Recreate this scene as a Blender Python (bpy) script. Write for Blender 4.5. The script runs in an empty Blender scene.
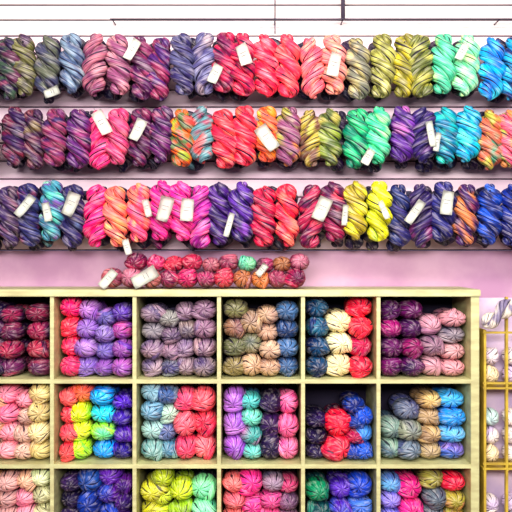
import bpy, bmesh, math, random, colorsys
import numpy as np
from mathutils import Vector, Matrix
random.seed(7); rng=np.random.default_rng(7)
S=0.004; D=3.0; H=1.5
def P(px,py,Y=0.0):
    s=S*(D+Y)/D
    return ((px-256)*s, Y, H+(256-py)*s)
def lin(h):
    h=h.lstrip('#'); r=[]
    for i in (0,2,4):
        c=int(h[i:i+2],16)/255
        r.append(c/12.92 if c<=0.04045 else ((c+0.055)/1.055)**2.4)
    return r
def vivid(h):
    r,g,b=[int(h[i:i+2],16)/255 for i in (0,2,4)]
    hh,s,v=colorsys.rgb_to_hsv(r,g,b)
    s=min(1,s*1.08+0.01); v=min(1,v*1.03+0.02)
    c=colorsys.hsv_to_rgb(hh,s,v)
    return [x/12.92 if x<=0.04045 else ((x+0.055)/1.055)**2.4 for x in c]
scn=bpy.context.scene
# ---------------- materials
def mat(name,hexc,rough=0.6,hex2=None,scale=8,metal=0,bump=0.0,stretch=(1,1,1)):
    m=bpy.data.materials.new(name); m.use_nodes=True
    nt=m.node_tree; b=nt.nodes['Principled BSDF']
    b.inputs['Roughness'].default_value=rough; b.inputs['Metallic'].default_value=metal
    tc=nt.nodes.new('ShaderNodeTexCoord'); mp=nt.nodes.new('ShaderNodeMapping')
    mp.inputs['Scale'].default_value=stretch
    no=nt.nodes.new('ShaderNodeTexNoise'); no.inputs['Scale'].default_value=scale; no.inputs['Detail'].default_value=6
    nt.links.new(tc.outputs['Object'],mp.inputs[0]); nt.links.new(mp.outputs[0],no.inputs['Vector'])
    cr=nt.nodes.new('ShaderNodeValToRGB')
    c1=lin(hexc); c2=lin(hex2) if hex2 else [x*0.8 for x in c1]
    cr.color_ramp.elements[0].position=0.35; cr.color_ramp.elements[1].position=0.65
    cr.color_ramp.elements[0].color=(*c2,1); cr.color_ramp.elements[1].color=(*c1,1)
    nt.links.new(no.outputs['Fac'],cr.inputs[0]); nt.links.new(cr.outputs[0],b.inputs['Base Color'])
    if bump:
        bu=nt.nodes.new('ShaderNodeBump'); bu.inputs['Strength'].default_value=bump; bu.inputs['Distance'].default_value=0.003
        nt.links.new(no.outputs['Fac'],bu.inputs['Height']); nt.links.new(bu.outputs[0],b.inputs['Normal'])
    return m
def yarn_mat():
    m=bpy.data.materials.new('yarn_wool'); m.use_nodes=True; nt=m.node_tree; N=nt.nodes; L=nt.links
    b=N['Principled BSDF']; b.inputs['Roughness'].default_value=0.5
    col=N.new('ShaderNodeAttribute'); col.attribute_name='dye'
    st=N.new('ShaderNodeAttribute'); st.attribute_name='st'
    def noise(scale,detail=3):
        nz=N.new('ShaderNodeTexNoise'); nz.inputs['Scale'].default_value=1.0; nz.inputs['Detail'].default_value=detail
        mp=N.new('ShaderNodeMapping'); mp.inputs['Scale'].default_value=scale
        L.new(st.outputs['Vector'],mp.inputs[0]); L.new(mp.outputs[0],nz.inputs['Vector']); return nz.outputs['Fac']
    sx=N.new('ShaderNodeSeparateXYZ'); L.new(st.outputs['Vector'],sx.inputs[0])
    def math_(op,a,bv,c=None):
        n=N.new('ShaderNodeMath'); n.operation=op
        for i,v in enumerate((a,bv,c)):
            if v is None: continue
            if isinstance(v,(int,float)): n.inputs[i].default_value=v
            else: L.new(v,n.inputs[i])
        return n.outputs[0]
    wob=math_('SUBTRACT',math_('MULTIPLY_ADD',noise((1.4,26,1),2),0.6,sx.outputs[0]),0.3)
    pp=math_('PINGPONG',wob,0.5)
    vary=math_('MULTIPLY_ADD',noise((1.1,24,1.7),2),0.42,-0.21)   # inky groove shade painted into the yarn colour, uneven along the strand
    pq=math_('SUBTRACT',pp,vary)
    groove_shade=N.new('ShaderNodeMapRange'); groove_shade.inputs[1].default_value=0.02; groove_shade.inputs[2].default_value=0.09
    L.new(pq,groove_shade.inputs[0])
    fine=math_('PINGPONG',math_('MULTIPLY',wob,3.0),0.5)
    fr=N.new('ShaderNodeMapRange'); fr.inputs[1].default_value=0.0; fr.inputs[2].default_value=0.2; fr.inputs[3].default_value=0.42
    L.new(fine,fr.inputs[0])
    fl=N.new('ShaderNodeMapRange'); fl.inputs[1].default_value=0.5; fl.inputs[2].default_value=0.62
    L.new(noise((2.2,45,1),2),fl.inputs[0])
    heather=N.new('ShaderNodeMix'); heather.data_type='RGBA'; heather.inputs[0].default_value=0.16  # paler heathered flecks in the wool colour
    L.new(col.outputs['Color'],heather.inputs[6]); heather.inputs[7].default_value=(1,0.9,0.8,1)
    base=N.new('ShaderNodeMix'); base.data_type='RGBA'
    L.new(fl.outputs[0],base.inputs[0]); L.new(col.outputs['Color'],base.inputs[6]); L.new(heather.outputs[2],base.inputs[7])
    inv=math_('SUBTRACT',1.0,groove_shade.outputs[0]); dk=math_('MULTIPLY',inv,col.outputs['Alpha'])
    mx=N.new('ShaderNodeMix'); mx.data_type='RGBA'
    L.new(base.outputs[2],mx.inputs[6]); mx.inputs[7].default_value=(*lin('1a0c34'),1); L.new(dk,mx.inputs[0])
    m2=N.new('ShaderNodeMix'); m2.data_type='RGBA'; m2.blend_type='MULTIPLY'; m2.inputs[0].default_value=0.85
    g=N.new('ShaderNodeCombineXYZ')
    for i in range(3): L.new(fr.outputs[0],g.inputs[i])
    L.new(mx.outputs[2],m2.inputs[6]); L.new(g.outputs[0],m2.inputs[7])
    L.new(m2.outputs[2],b.inputs['Base Color'])
    hsum=math_('MULTIPLY_ADD',fr.outputs[0],0.5,groove_shade.outputs[0])
    bu=N.new('ShaderNodeBump'); bu.inputs['Strength'].default_value=0.8; bu.inputs['Distance'].default_value=0.002
    L.new(hsum,bu.inputs['Height']); L.new(bu.outputs[0],b.inputs['Normal'])
    return m
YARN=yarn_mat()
# ---------------- yarn accumulators
class Acc:
    def __init__(s): s.v=[];s.f=[];s.c=[];s.s=[];s.n=0
    def grid(s,pts,col,st,al=0.9):
        nv,nu,_=pts.shape
        idx=np.arange(nv*nu).reshape(nv,nu)+s.n
        q=np.stack([idx[:-1,:-1],idx[:-1,1:],idx[1:,1:],idx[1:,:-1]],-1).reshape(-1,4)
        col=np.concatenate([col,np.full(col.shape[:2]+(1,),al)],-1)
        s.v.append(pts.reshape(-1,3)); s.f.append(q); s.c.append(col.reshape(-1,4)); s.s.append(st.reshape(-1,3)); s.n+=nv*nu
    def build(s,name,parent=None):
        v=np.concatenate(s.v); f=np.concatenate(s.f); c=np.concatenate(s.c); t=np.concatenate(s.s)
        me=bpy.data.meshes.new(name)
        me.vertices.add(len(v)); me.vertices.foreach_set('co',v.astype(np.float32).ravel())
        me.loops.add(len(f)*4); me.loops.foreach_set('vertex_index',f.astype(np.int32).ravel())
        me.polygons.add(len(f)); me.polygons.foreach_set('loop_start',np.arange(0,len(f)*4,4,dtype=np.int32))
        me.polygons.foreach_set('use_smooth',np.ones(len(f),dtype=bool))
        me.update(calc_edges=True)
        a=me.attributes.new('dye','FLOAT_COLOR','POINT')
        a.data.foreach_set('color',c.astype(np.float32).ravel())
        a=me.attributes.new('st','FLOAT_VECTOR','POINT'); a.data.foreach_set('vector',t.astype(np.float32).ravel())
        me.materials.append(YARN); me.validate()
        o=bpy.data.objects.new(name,me); scn.collection.objects.link(o)
        if parent: o.parent=parent
        return o
def dye(pts,cols,freq=28,bias=0.40):
    cs=np.array([vivid(c) for c in cols])
    if len(cs)==1: cs=np.vstack([cs,cs*0.7+0.02])
    w=np.zeros(pts.shape[:2])
    for k in range(4):
        kv=rng.normal(size=3)*freq*(1+0.6*k); w+=np.sin(pts@kv+rng.uniform(0,6.28))/(1+0.4*k)
    w=np.clip(bias+w*0.25,0,0.9999)*(len(cs)-1)
    i=w.astype(int); fr=w-i; fr=np.clip((fr-0.25)/0.5,0,1)[...,None]
    return cs[i]*(1-fr)+cs[i+1]*fr
def tube(acc,cen,rad,N,nu,nst,tw,cols,length,groove=0.15,al=0.95,freq=28):
    nv=len(cen); T=np.gradient(cen,axis=0); T/=np.linalg.norm(T,axis=1,keepdims=True)+1e-9
    N=N-(N*T).sum(1,keepdims=True)*T; N/=np.linalg.norm(N,axis=1,keepdims=True)+1e-9
    B=np.cross(T,N)
    u=np.linspace(0,1,nu+1); tt=np.linspace(0,1,nv)
    U,V=np.meshgrid(u,tt)
    x=nst*U+tw*V
    r=rad[:,None]*(1-groove*(1-np.abs(np.sin(np.pi*x))**0.6))
    a=2*np.pi*U
    pts=cen[:,None,:]+r[...,None]*(np.cos(a)[...,None]*N[:,None,:]+np.sin(a)[...,None]*B[:,None,:])
    sd=rng.uniform(0,50)
    st=np.stack([x,V*length+sd,np.full_like(x,sd)],-1)
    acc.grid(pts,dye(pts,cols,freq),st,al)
def skein(acc,loc,L,R,cols,turns=1.6,phase=None,hand=1,nv=64,nu=42,M=None):
    if phase is None: phase=rng.uniform(0,6.28)
    s=np.linspace(0,1,nv); t=0.5-0.5*np.cos(np.pi*s)
    cap=np.sqrt(np.clip(1-np.abs(2*t-1)**3.5,0,1)); cap[0]=cap[-1]=0.02
    if M is None: M=np.array(Matrix.Rotation(rng.uniform(-0.07,0.07),3,'Y'))
    bend=rng.uniform(-0.010,0.010)
    for k in (0,1):
        ang=phase+k*np.pi+hand*2*np.pi*turns*t
        off=R*0.50*cap
        lump=1+0.17*np.cos(2*(ang+0.3))
        rr=R*0.53*cap*lump
        N=np.stack([np.cos(ang),np.sin(ang),0*ang],1)
        cen=N*off[:,None]*np.array([1,0.95,1]); cen[:,2]=L*(0.5-t)*0.97; cen[:,0]+=bend*(1-(2*t-1)**2)
        tube(acc,cen@M.T+np.array(loc),rr,N@M.T,nu,6,rng.choice([-1,1,2])*hand*1.0,cols,L*1.2)
def ball(acc,loc,rx,ry,rz,cols,nv=32,nu=60,lobes=True):
    A=np.array((Matrix.Rotation(rng.uniform(0,6.28),3,'Y')@Matrix.Rotation(rng.uniform(1.25,1.9),3,'X')))
    U,V=np.meshgrid(np.linspace(0,1,nu+1),np.linspace(0.0,1,nv))
    hand=rng.choice([-1,1]); nst=8
    x=nst*U+hand*1.2*V
    th=np.pi*V; ph=2*np.pi*U
    r=1-0.07*(1-np.abs(np.sin(np.pi*x))**0.5)
    d=np.stack([np.sin(th)*np.sin(ph),np.sin(th)*np.cos(ph)*hand*1.0,np.cos(th)],-1)*r[...,None]
    d=d@A.T
    d=np.sign(d)*np.abs(d)**0.92
    sc=np.array([rx,ry,rz]); sd=rng.uniform(0,50)
    pts=d*sc*0.97+np.array(loc)
    acc.grid(pts,dye(pts,cols,16,0.30),np.stack([x,V*0.16+sd,np.full_like(x,sd)],-1),0.85)
    if not lobes: return
    if rng.random()<0.85:
        tilt=rng.uniform(0,6.28); offs=rng.uniform(0.35,0.6); rw=rng.uniform(0.40,0.5)
        n=26; s=np.linspace(-1,1,n); a=s*1.45
        ca,sa=math.cos(tilt),math.sin(tilt); rad_=0.62
        lx=np.sin(a)*rad_; ly=-np.cos(a)*rad_; lz=np.full_like(a,offs)*0.95+0.16*np.sin(a*1.3)
        q=math.sqrt(max(0.2,1-offs*offs)); lx*=q*1.1; ly*=q*1.12
        cen=np.stack([lx*ca-lz*sa,ly,lx*sa+lz*ca],1)
        N=cen/np.linalg.norm(cen,axis=1,keepdims=True)
        cap=np.sqrt(np.clip(1-np.abs(s)**3,0.002,1))
        tube(acc,cen*sc+np.array(loc),rw*min(rx,rz)*cap,N,32,5,hand*0.5,cols,0.14,groove=0.10,al=0.85,freq=16)

def simple(name,me_fn,mats,parent=None):
    bm=bmesh.new(); me_fn(bm); me=bpy.data.meshes.new(name); bm.to_mesh(me); bm.free()
    for m in (mats if isinstance(mats,list) else [mats]): me.materials.append(m)
    o=bpy.data.objects.new(name,me); scn.collection.objects.link(o)
    if parent: o.parent=parent
    return o
def addbox(bm,x0,x1,y0,y1,z0,z1,bev=0.0,mi=0,M=None):
    r=bmesh.ops.create_cube(bm,size=1.0)
    vs=r['verts']
    for v in vs:
        v.co=Vector(((x0+x1)/2+v.co.x*(x1-x0),(y0+y1)/2+v.co.y*(y1-y0),(z0+z1)/2+v.co.z*(z1-z0)))
        if M: v.co=M@v.co
    fs=set(f for v in vs for f in v.link_faces)
    for f in fs: f.material_index=mi
    if bev:
        es=list(set(e for v in vs for e in v.link_edges))
        rr=bmesh.ops.bevel(bm,geom=es,offset=bev,segments=2,affect='EDGES')
        for f in rr['faces']: f.material_index=mi
def addcyl(bm,p0,p1,r,mi=0,seg=12):
    p0=Vector(p0);p1=Vector(p1);d=p1-p0
    M=Matrix.Translation((p0+p1)/2)@d.to_track_quat('Z','Y').to_matrix().to_4x4()
    rr=bmesh.ops.create_cone(bm,cap_ends=True,segments=seg,radius1=r,radius2=r,depth=d.length,matrix=M)
    for f in set(f for v in rr['verts'] for f in v.link_faces): f.material_index=mi; f.smooth=len(f.verts)==4
# ---------------- room
WY=0.32
m_wall_top=mat('slatwall_cream','e6dcd2',0.7,'dccdca',3,stretch=(1,1,6))
m_wall_mid=mat('slatwall_blush','fbe4e6',0.7,'f2d4de',3,stretch=(1,1,6))
m_wall_low=mat('wall_paint_mauve','ceA6b8'.lower(),0.7,'b88ca6',5,bump=0.1)
m_groove=mat('groove_dark','2a1b38',0.8)
m_frame=mat('shelf_cream_paint','c6c892',0.5,'b0ac7c',10,stretch=(1,1,4))
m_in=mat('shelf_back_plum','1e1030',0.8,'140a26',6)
m_floor=mat('floor_wood','8a6a52',0.5,'6b4f3d',4,stretch=(1,8,1))
m_ceil=mat('ceiling_white','ece8e4',0.8)
m_metal=mat('peg_metal','2c2a3a',0.35,metal=0.8)
m_paper=mat('tag_paper','eef2e2',0.8,'e0e4d8',30)
m_ink=mat('tag_ink','4a4058',0.7)
m_gold=mat('rack_yellow_wood','cfb848',0.4,'a8903c',12)
m_lilac=mat('rack_backing','dcc8d4',0.7,'c0acc8',8)
gz=[-62,-45,-28,-11,5,20,36,54,72,90,107,125,143,161,179,197,215,233,250]
def wall(bm):
    zs=[P(0,p,WY)[2] for p in gz]
    X=3.0
    for i,(a,b) in enumerate(zip(zs[:-1],zs[1:])):
        addbox(bm,-X,X,WY,WY+0.02,b+0.0032,a-0.0032,0.002,0 if i<6 else 3)
    addbox(bm,-X,X,WY+0.012,WY+0.10,zs[-1],zs[0],0,1)
    addbox(bm,-X,X,WY,WY+0.10,zs[0],2.95,0,0)
    addbox(bm,-X,X,WY,WY+0.10,0,zs[-1]-0.0035,0,2)
simple('wall_back',wall,[m_wall_top,m_groove,m_wall_low,m_wall_mid])
simple('floor',lambda bm:addbox(bm,-3,3,-4.2,WY+0.1,-0.05,0),m_floor)
simple('ceiling',lambda bm:addbox(bm,-3,3,-4.2,WY+0.1,2.95,3.0),m_ceil)
# ---------------- cubby shelf
DEP=0.30
VX=[-32,52,134.5,219,303,378.5,475]; SH=[381.5,466.5,551]
ztop0=P(0,289,0)[2]
def cub(bm):
    x0=P(-36,0)[0]; x1=P(479,0)[0]
    addbox(bm,x0-0.008,x1+0.004,-0.012,DEP,P(0,296.5)[2],P(0,289.5)[2],0.003,0)
    addbox(bm,x0,x1,0,DEP,0.0,0.04,0.002,0)
    for i,px in enumerate(VX):
        w=2.0 if 0<i<6 else 4.2
        a=P(px-w,0)[0]; b=P(px+w,0)[0]
        addbox(bm,a,b,-0.002,DEP,0.0,P(0,296)[2],0.0015,0)
    for py in SH:
        addbox(bm,x0+0.01,x1-0.01,0.0,DEP,P(0,py+2.2)[2],P(0,py-2.0)[2],0.0015,0)
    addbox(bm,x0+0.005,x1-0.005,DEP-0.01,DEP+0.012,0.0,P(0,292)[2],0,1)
simple('cubby_shelf_unit',cub,[m_frame,m_in])
# ---------------- hanging rows
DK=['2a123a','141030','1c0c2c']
row1=[(-14,'4a2440 2a1838 6b3050'),(8,'5b2f4a 3b5040 2c1c40 7a4058'),(24,'4c3450 6a6a40 2b2044'),(47,'5a6070 3d4058 5a6050 2a2848'),(71,'7f94a4 4b5c78 98a4a8'),(95,'b0707e 7a4060 c08890'),(118,'c48490 8a5070 d49ca0'),(141,'7c3058 4e1c4c a05070'),(161,'8a3458 4b2464 a04868'),(183,'585878 342c58 6c7084'),(205,'8484a0 545078 988c94'),(225,'c02454 70184c dc4468'),(244,'e03458 981c50 f05870'),(266,'ff4868 e02850 ff7888'),(288,'f86464 e83c5c ff8880'),(311,'f88c88 e86478 ffac98'),(333,'ffac90 ec8888 ffc8a8'),(357,'a8a070 6f7060 c4b480'),(381,'b0b060 808044 ccc880'),(404,'bcb038 807c30 d4d050'),(421,'a0a048 606838 c0c068'),(443,'78e0b0 50b890 c8f898'),(466,'b8f0b8 80dcac d8f8a8'),(490,'10b8e8 1078c8 48d8e8'),(512,'20a8d0 183c78 1c1c58'),(532,'205080 182050')]
row2=[(-14,'4a2440 2a1838 6b3050'),(14,'6b2444 341c48 8a3c50'),(35,'743c48 402044 6a5a38'),(56,'6c3060 8a3c5c 382454'),(78,'582464 883068 2c1c50'),(98,'ff5090 d83078 ff80a0'),(119,'e86484 c04474 ff90a0'),(141,'782850 4a1c48 904060'),(162,'682460 441c50 8a3860'),(182,'90a038 d86830 506c40 d05048'),(202,'d85050 58888c 903050'),(224,'f05058 c83050 ff7c60'),(245,'ff5460 d82c50 ff8468'),(267,'ffa040 e06040 e8d050'),(289,'c88850 804868 989848'),(310,'a89840 705040 b8b858'),(331,'889840 506030 a8a058'),(356,'28b878 107860 58e090'),(379,'60e8a0 30b888 b0f0a8'),(401,'7c48a0 482070 a860a0'),(423,'402870 241850 603c78'),(445,'10a8a8 107090 38d8b8'),(467,'18c8d0 1898c0 58e0d0'),(489,'a8a840 c06850 489878'),(508,'c88850 d8607c 98a850'),(530,'905060 603050')]
row3=[(-12,'4a3050 2a1838'),(10,'5c4858 382454 785060'),(30,'404470 282058 8c4868'),(51,'68c8b0 408898 745898 a0e0c0'),(73,'403464 242050 5c6c8c'),(97,'ff4090 e02078 ff7898'),(117,'ffa068 f07870 ffc080'),(139,'f88070 f05880 ffb080'),(161,'f03890 b82480 ff64a0'),(182,'ff50a0 d83090 ff88b0'),(201,'e04898 982c88 ff70a8'),(220,'502878 301c54 983c78'),(243,'5c3490 2c1c58 7c48a0'),(265,'d82c54 981848 f85464'),(288,'ff5460 e03454 ff8470'),(311,'a82c54 601848 d84460'),(333,'982854 501c44 d04458'),(356,'d8d038 a09030 e8e858'),(378,'f0f028 b8b820 b8d040'),(400,'2c3868 181850 504880'),(420,'482c60 281850 783c68'),(442,'303070 1c1c58 50488c'),(466,'c88050 401c58 803c58'),(489,'2058b8 142868 4078d8'),(511,'183484 141450'),(531,'203060 181c50')]
def hang(row,py0,py1,name):
    acc=Acc()
    for i,(px,c) in enumerate(row):
        dy=rng.uniform(-3,3)
        yy=0.10+rng.uniform(-0.012,0.012)
        top=P(px,py0+dy,yy); bot=P(px,py1+dy+rng.uniform(-2,3),yy)
        L=top[2]-bot[2]
        skein(acc,(top[0],yy,(top[2]+bot[2])/2),L,0.0515+rng.uniform(-0.002,0.003),c.split(),turns=rng.uniform(1.6,2.0),hand=1 if i%5 else -1)
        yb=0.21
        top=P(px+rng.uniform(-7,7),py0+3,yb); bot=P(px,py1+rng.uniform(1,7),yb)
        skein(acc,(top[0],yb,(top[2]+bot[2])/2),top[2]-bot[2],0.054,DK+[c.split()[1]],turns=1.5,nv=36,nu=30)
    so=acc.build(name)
    def pegs(bm):
        for px,_ in row:
            a=P(px,py0+8,0.09)
            addcyl(bm,(a[0],0.07,a[2]),(a[0],WY-0.002,a[2]),0.0028)
            addbox(bm,a[0]-0.012,a[0]+0.012,WY-0.005,WY-0.0005,a[2]-0.02,a[2]+0.02,0.001)
    simple('peg_hooks',pegs,m_metal,so)
hang(row1,35,97,'hanging_yarn_skeins')
hang(row2,108,166,'hanging_yarn_skeins')
hang(row3,183,245,'hanging_yarn_skeins')
# ---------------- pile on top of shelf
acc=Acc()
pc=['b8646c 904860 d89090','8c3c5c b87888','c87c7c a06070','802850 b83c60','c02c68 901c50','a03c64 5c3044','c84058 982848','a86c48 804448','d88850 b05058','8c3c58 b06070','a82450 601844','788038 904c50','986844 502844','a82c4c c04868','482c58 783058','b84858 d87070','58b090 90d8a0','c84070 882858']
x=112.0;i=0
while x<310:
    c=pc[i%len(pc)].split(); r=rng.uniform(9.4,11); rm=r*S
    b=P(x,0,0.06)
    ball(acc,(b[0],0.07,ztop0+rm*1.0),rm*1.05,0.07,rm*0.98,c,24,60)
    if i%18 not in (0,):
        c=pc[(i*7+3)%len(pc)].split()
        ball(acc,(b[0]+0.018,0.085,ztop0+rm*2.5),rm*1.02,0.065,rm*0.86,c,24,60)
    x+=r*1.8;i+=1
acc.build('yarn_skein_pile')
# ---------------- cubby fills
def cell(x0,x1,yb,cols):
    acc=Acc()
    zb=P(0,yb-2.0)[2]
    for (cx,hw,top,n,pals) in cols:
        rz=(yb-2.0-top)/(2*n*0.93)
        for k in range(n):
            pal=pals[min(k,len(pals)-1)].split()
            z=zb+ rz*S*1.0*(1+2*0.93*(n-1-k))
            jx=rng.uniform(-2,2)
            y=0.095+rng.uniform(-0.014,0.022)
            X=(cx+jx-256)*S*1.015
            X=min(max(X,(x0-256)*S+hw*S*1.05),(x1-256)*S-hw*S*1.05)
            ball(acc,(X,y,z),hw*S*1.06,0.08,rz*S*1.03,pal)
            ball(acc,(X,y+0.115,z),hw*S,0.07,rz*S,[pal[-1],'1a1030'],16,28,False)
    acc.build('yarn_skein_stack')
b1,b2,b3=SH
cell(-28,49,b1,[(-14,14,303,4,['5a2a50 2a1840']),(9,12.5,308,4,['8c2850 481c4c a84060','782c4c 3c1c48','a83454 501c4c','682c58 903c54']),(36,13,306,4,['802848 44304c','982c54 2c3058','a83450 582044','5c2c50 8a3c54'])])
cell(54.5,132,b1,[(65,11.5,299,4,['ff2c80 e01c68','ff4460 e02c58','ff4070 d82058','f85080 d83c70']),(86,12.5,302,4,['b884c8 7c4ca0','9470b8 5c4488','b48cc8 7c54a4','8468b0 9c80c0']),(104,11,311,4,['6860a0 b868a0','9484b8 704c98','7c6cb0 583c90','9060a8 604c90']),(121,11.5,305,4,['6444a0 3c2878','c85898 7c4098','9458a0 6030a0','b068b0 6440a0'])])
cell(137,216.5,b1,[(149,13,306,4,['a48c94 645874','8c888c 545470','9c8490 605074','a08c94 605474']),(169,11.5,312,4,['8c8c88 58506c','947c88 5c4c64','ac8c98 605474','7c8084 4c4870']),(186,11,304,4,['8c7484 4c4064','847470 444868','9c8494 585078','8c7880 504068']),(204,12.5,302,4,['8c7084 544068','947488 584870','a08488 685074','908084 544868'])])
cell(221.5,300.5,b1,[(234,13,301,4,['7c7c54 4c4454','94705c 5c3c60','606448 382c4c','847850 4c444c']),(252,11.5,313,3,['c0a480 947c6c','848464 54605c','c8a888 987c68']),(269,12,308,4,['c8ac8c a4847c','c0a088 98786c','d0b498 a88c7c','c4a484 98786c']),(289,12,303,4,['486c90 28406c','3c5c84 203c64','5478a0 304c74','446488 284068'])])
cell(305.5,376,b1,[(317,12,300,4,['205c78 142450','246c84 142c5c','184c6c 10204c','204c6c 142444']),(341,14,313,3,['f0e4b0 d8cc98','f8f0c0 e0d8a8','ece0b0 d8c89c']),(362,13,299,4,['f03050 c01c44','f84058 d8244c','d0285c 901c50','ff3858 c01c44'])])
cell(381,471,b1,[(392,12,302,4,['501850 241040','981c6c 501850','601c58 2c1044','701c60 401048']),(412,12.5,302,4,['601858 301040','48144c 200c3c','882060 48144c','601858 301044']),(434,12.5,317,3,['c0909c 8c6080','a88490 785c70','c4949c 907084']),(457,13.5,312,4,['d098a0 a07080','94888c 646474','d0a0a0 a07880','dca0a4 ac7880'])])
cell(-28,49,b2,[(-14,14,395,3,['d0a080 a08070']),(7,13.5,389,4,['fca0b4 e87898','f488a8 d86c88','fcaab4 e08898','f4a4ac d88890']),(23,11.5,395,4,['f8a0b0 e08898','dcb8a4 b89488']),(39,12.5,387,4,['ecdc9c d0b880','dccc90 bca474','f0e0a8 d0bc88','dccc8c c0a470'])])
cell(54.5,132,b2,[(62,10,392,4,['ff7474 f04860','f85c68 e03858','ff807c f05068','ff6868 e8405c']),(80,11.5,387,4,['ff9050 f86064','e0f428 a8dc30','f4ff48 c0e838','c0ec38 78d048']),(101,13,390,4,['18b8f0 0c70d0','38e0f0 14a0e0','b0f050 40d0a8','18a4f0 0c60c8']),(121,11,397,4,['602cc0 381484','4828a0 28106c','783cc0 401c8c','4028a0 201060'])])
cell(137,216.5,b2,[(147,13,385,4,['8cb4c0 6084a0','78a4b8 487490','a0c4bc 709498','80a8a0 50848c']),(166,11.5,389,4,['80a0b0 44608c','b4d0bc 7c9ca4','7080a8 445080','88b4b4 508098']),(186,12,392,3,['f06484 c83c68','f87484 d8485c','e85878 c03860']),(205,12.5,391,3,['f86c78 d83c60','f0586c c83058','f88088 e04c68'])])
cell(221.5,300.5,b2,[(232,12.5,392,3,['b878d0 7c4ca0','c88cd8 9458b8','ac68c8 743ca0']),(251,11.5,397,4,['60c4bc 3c80a4','7cd8bc 489ca8','54a8a0 b85ca0','74c8b8 4088a0']),(271,12,395,3,['301848 140828','381c4c 180c34','241440 100828']),(291,11.5,396,3,['f888b0 d85090','f074a0 c84884','f894b8 d86098'])])
cell(305.5,376,b2,[(316,11.5,417,3,['301c50 140c30','281848 140c2c']),(338,14,415,2,['f82c50 c01844','f03c58 b8204c']),(355,11.5,401,4,['184498 101c60','3c6cc0 1c3c88','b82858 602050','1c4ca8 142468']),(367,10,411,3,['1c5cc8 142c88','5494d8 2858b0','2864c8 143498'])])
cell(381,471,b2,[(391,12,423,2,['7c9488 4c6070','84a08c 546c78']),(410,13.5,405,3,['7c8890 4c5078','8c9480 586070','6c7c88 444c74']),(432,13.5,396,4,['d8bc80 a88c64','b49c78 847058','c8ac78 947c60','c0ac80 887860']),(455,14.5,395,4,['50b4e8 2480c8','389ce0 1c68bc','74bce8 4090c8','8c78c0 4468b0'])])
cell(-28,49,b3,[(-14,14,480,4,['d0a080 a08070']),(6,12.5,478,4,['dcb0a8 b88490','cca49c a87c80']),(25,12,476,4,['ecc0a0 cc9c88','f4a4b4 d87c98']),(41,11,473,4,['e8f0c0 b8c890','dcdcac b0b088'])])
cell(54.5,132,b3,[(66,11.5,480,4,['3c2454 180c34','302048 140c30']),(86,13.5,473,3,['2c5ca0 14286c','2048a0 102464']),(109,13,471,4,['743cb4 401c80','304ca8 5c2888']),(124,10,483,4,['8038a8 441c70','60308c 301858'])])
cell(137,216.5,b3,[(148,13.5,486,3,['d0d040 9c9c30','d8d838 a8a82c']),(162,10.5,473,4,['b4c430 808c2c','c8d840 909830']),(180,12.5,484,3,['d4e838 90a830','b0d838 80a02c']),(203,13.5,483,3,['a0f4b4 68d0a0','94e0b0 60c098'])])
cell(221.5,300.5,b3,[(232,12,479,4,['f08480 d06070','f89088 d8707c']),(252,13,475,3,['ff4ca0 d83084','f058a0 c83c8c']),(272,12,479,4,['9c8898 68647c','f870a4 c8508c']),(290,11.5,483,4,['c8507c 8c3464','845c78 544860'])])
cell(305.5,376,b3,[(317,12.5,485,3,['148860 104848','1c7060 103844']),(340,12.5,483,3,['7048c0 402088','4868c0 5824a0']),(361,13.5,480,3,['2c54c0 1c2c84','5480d0 2c48a0'])])
cell(381,471,b3,[(391,12,481,4,['74b8e0 6888d0','9c90e0 6c70c8']),(412,13,483,3,['ff3898 c82080','f84ca0 d83084']),(434,12.5,475,4,['a09c50 706c44','647078 4c5468']),(456,13.5,479,4,['f03458 7c8c38','a8a048 c83c58'])])
# ---------------- price tags
tags=[(52,92,9,16,70),(132,50,9,24,28),(215,74,10,20,24),(244,55,12,23,-20),(334,65,12,25,14),(102,123,12,26,-28),(138,130,11,23,24),(267,138,14,27,-35),(25,206,9,25,38),(47,212,8,19,-12),(71,204,13,24,22),(147,208,7,18,-14),(165,209,14,25,16),(187,210,13,23,5),(229,225,6,25,15),(322,209,14,24,24),(447,203,12,24,8),(415,212,9,26,35),(345,215,6,21,5),(431,134,7,26,-10),(384,210,6,20,-24),(462,52,8,18,28),(368,157,9,17,30),(437,142,6,19,10),(145,277,13,27,60),(108,279,9,21,40),(127,247,7,16,-15),(262,270,7,14,40)]
for (px,py,w,h,ang) in tags:
    Y=0.018 if py<250 else -0.012
    def tg(bm,w=w,h=h,ang=ang):
        W=w*S; Hh=h*S; n=6; cur=0.5*(1 if ang>0 else -1)
        rows=[]
        for i in range(n+1):
            t=i/n-0.5; z=t*Hh; y=-0.10*Hh*(t*2)**2*(1 if t<0 else 0.4)
            tw=cur*t
            rows.append([bm.verts.new((sx*W/2*math.cos(tw),y+sx*W/2*math.sin(tw),z)) for sx in (-1,-0.33,0.33,1)])
        fs=[]
        for a,b in zip(rows[:-1],rows[1:]):
            for j in range(3): fs.append(bm.faces.new((a[j],a[j+1],b[j+1],b[j])))
        for f in fs: f.smooth=True
        bmesh.ops.solidify(bm,geom=fs,thickness=0.0008)
        for k in range(2):
            addbox(bm,-W*0.24,W*(0.24-0.1*(k%2)),-0.0022,-0.0008,Hh*(0.12-0.15*k)-0.0006,Hh*(0.12-0.15*k)+0.0006,0,1)
        addcyl(bm,(0,-0.001,Hh*0.43),(0,0.012,Hh*0.5+0.022),0.0007,1,6)
    o=simple('price_tag',tg,[m_paper,m_ink])
    o.location=P(px,py,Y); o.rotation_euler=(rng.uniform(-0.15,0.05),math.radians(ang),rng.uniform(-0.25,0.25))
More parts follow.
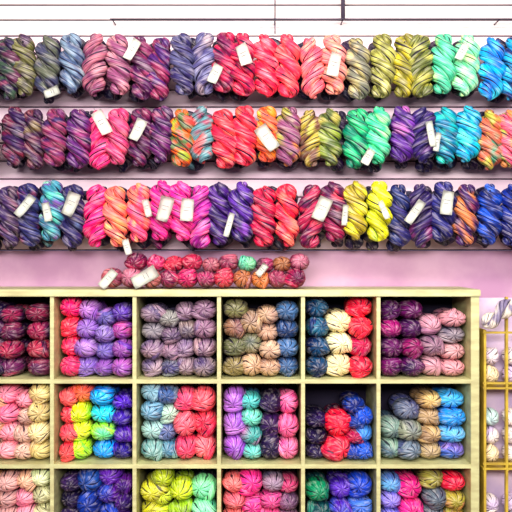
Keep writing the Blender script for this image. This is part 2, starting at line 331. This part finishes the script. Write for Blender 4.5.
# ---------------- rail at top
def rod(bm):
    a=P(110,19,0.24);b=P(560,19,0.24)
    addcyl(bm,a,b,0.003)
    for px in (275,343):
        c=P(px,19,0.24); addcyl(bm,c,(c[0],0.24,2.95),0.0026 if px!=343 else 0.009)
    c=P(275,34,0.24); addcyl(bm,P(275,19,0.24),c,0.0026)
    for px in (112,275,343,500):
        c=P(px,19,0.24); addcyl(bm,c,(c[0],WY,c[2]),0.003)
simple('hanging_rail',rod,mat('rail_grey','5c5464',0.4,metal=0.3))
# ---------------- right display rack
rk=bpy.data.objects.new('yarn_display_rack',None); scn.collection.objects.link(rk)
def fr(bm):
    y=0.02
    z1=P(0,330)[2]
    for px in (486,508,560):
        x=P(px,0)[0]; addbox(bm,x-0.005,x+0.005,y-0.01,y+0.25 if px!=508 else y+0.01,0,z1 if px!=508 else P(0,297)[2],0.002,0)
    for py in (333,384,389,465,470,540,600):
        addbox(bm,P(484,0)[0],P(562,0)[0],y-0.008,y+(0.008 if py not in (389,470,540,600) else 0.14),P(0,py+1.0)[2],P(0,py-1.0)[2],0.001,0)
simple('frame',fr,m_gold,rk)
simple('back_panel',lambda bm:addbox(bm,P(486,0)[0],P(560,0)[0],0.16,0.17,0,P(0,300)[2]),m_lilac,rk)
acc=Acc()
pp=['f0e8e0 c8b8d0','d8c8e0 a898c0','f0e0b8 d0b890','c0d8d0 98a8c0']
for (t,b) in ((338,389),(394,470),(475,540)):
    n=int((b-t)/19); k=0
    for r in range(n-(1 if b>400 else 0)):
        for x0 in (497,519,539):
            c=P(x0,b-2-9.3*(1+2*r),0)
            ball(acc,(c[0],0.095,c[2]),0.036,0.055,0.037,random.choice(pp).split(),24,48)
acc.build('pale_yarn_balls',rk)
acc=Acc()
c=P(494,312,-0.03)
skein(acc,(c[0]+0.02,-0.03,c[2]),0.17,0.034,'d8d0c0 787088 f0e8d8'.split(),turns=1.0,M=np.array(Matrix.Rotation(math.radians(50),3,'Y')))
acc.build('hanging_yarn_skein',rk)
# ---------------- lights
def area(name,loc,rot,sx,sy,e,c=(1,1,1)):
    l=bpy.data.lights.new(name,'AREA'); l.shape='RECTANGLE'; l.size=sx; l.size_y=sy; l.energy=e; l.color=c
    o=bpy.data.objects.new(name,l); o.location=loc; o.rotation_euler=rot; scn.collection.objects.link(o)
area('ceiling_light_front',(0.2,-1.7,2.9),(math.radians(40),0,0),2.4,0.4,72,(1,0.95,0.95))
area('fill_light_rear',(0,-3.9,2.3),(math.radians(76),0,0),2.6,0.7,175,(1,0.95,0.98))  # added fill from behind the camera, no ceiling fixture there
w=bpy.data.worlds.new('world'); scn.world=w; w.use_nodes=True
w.node_tree.nodes['Background'].inputs[0].default_value=(0.70,0.60,1.0,1); w.node_tree.nodes['Background'].inputs[1].default_value=0.15
cam=bpy.data.cameras.new('camera'); cam.sensor_width=36; cam.lens=36*D/(512*S)
co=bpy.data.objects.new('camera',cam); co.location=(0,-D,H); co.rotation_euler=(math.radians(90),0,0); scn.collection.objects.link(co); scn.camera=co
scn.view_settings.view_transform='Standard'
try: scn.view_settings.look='Medium High Contrast'
except Exception as e: print(e)
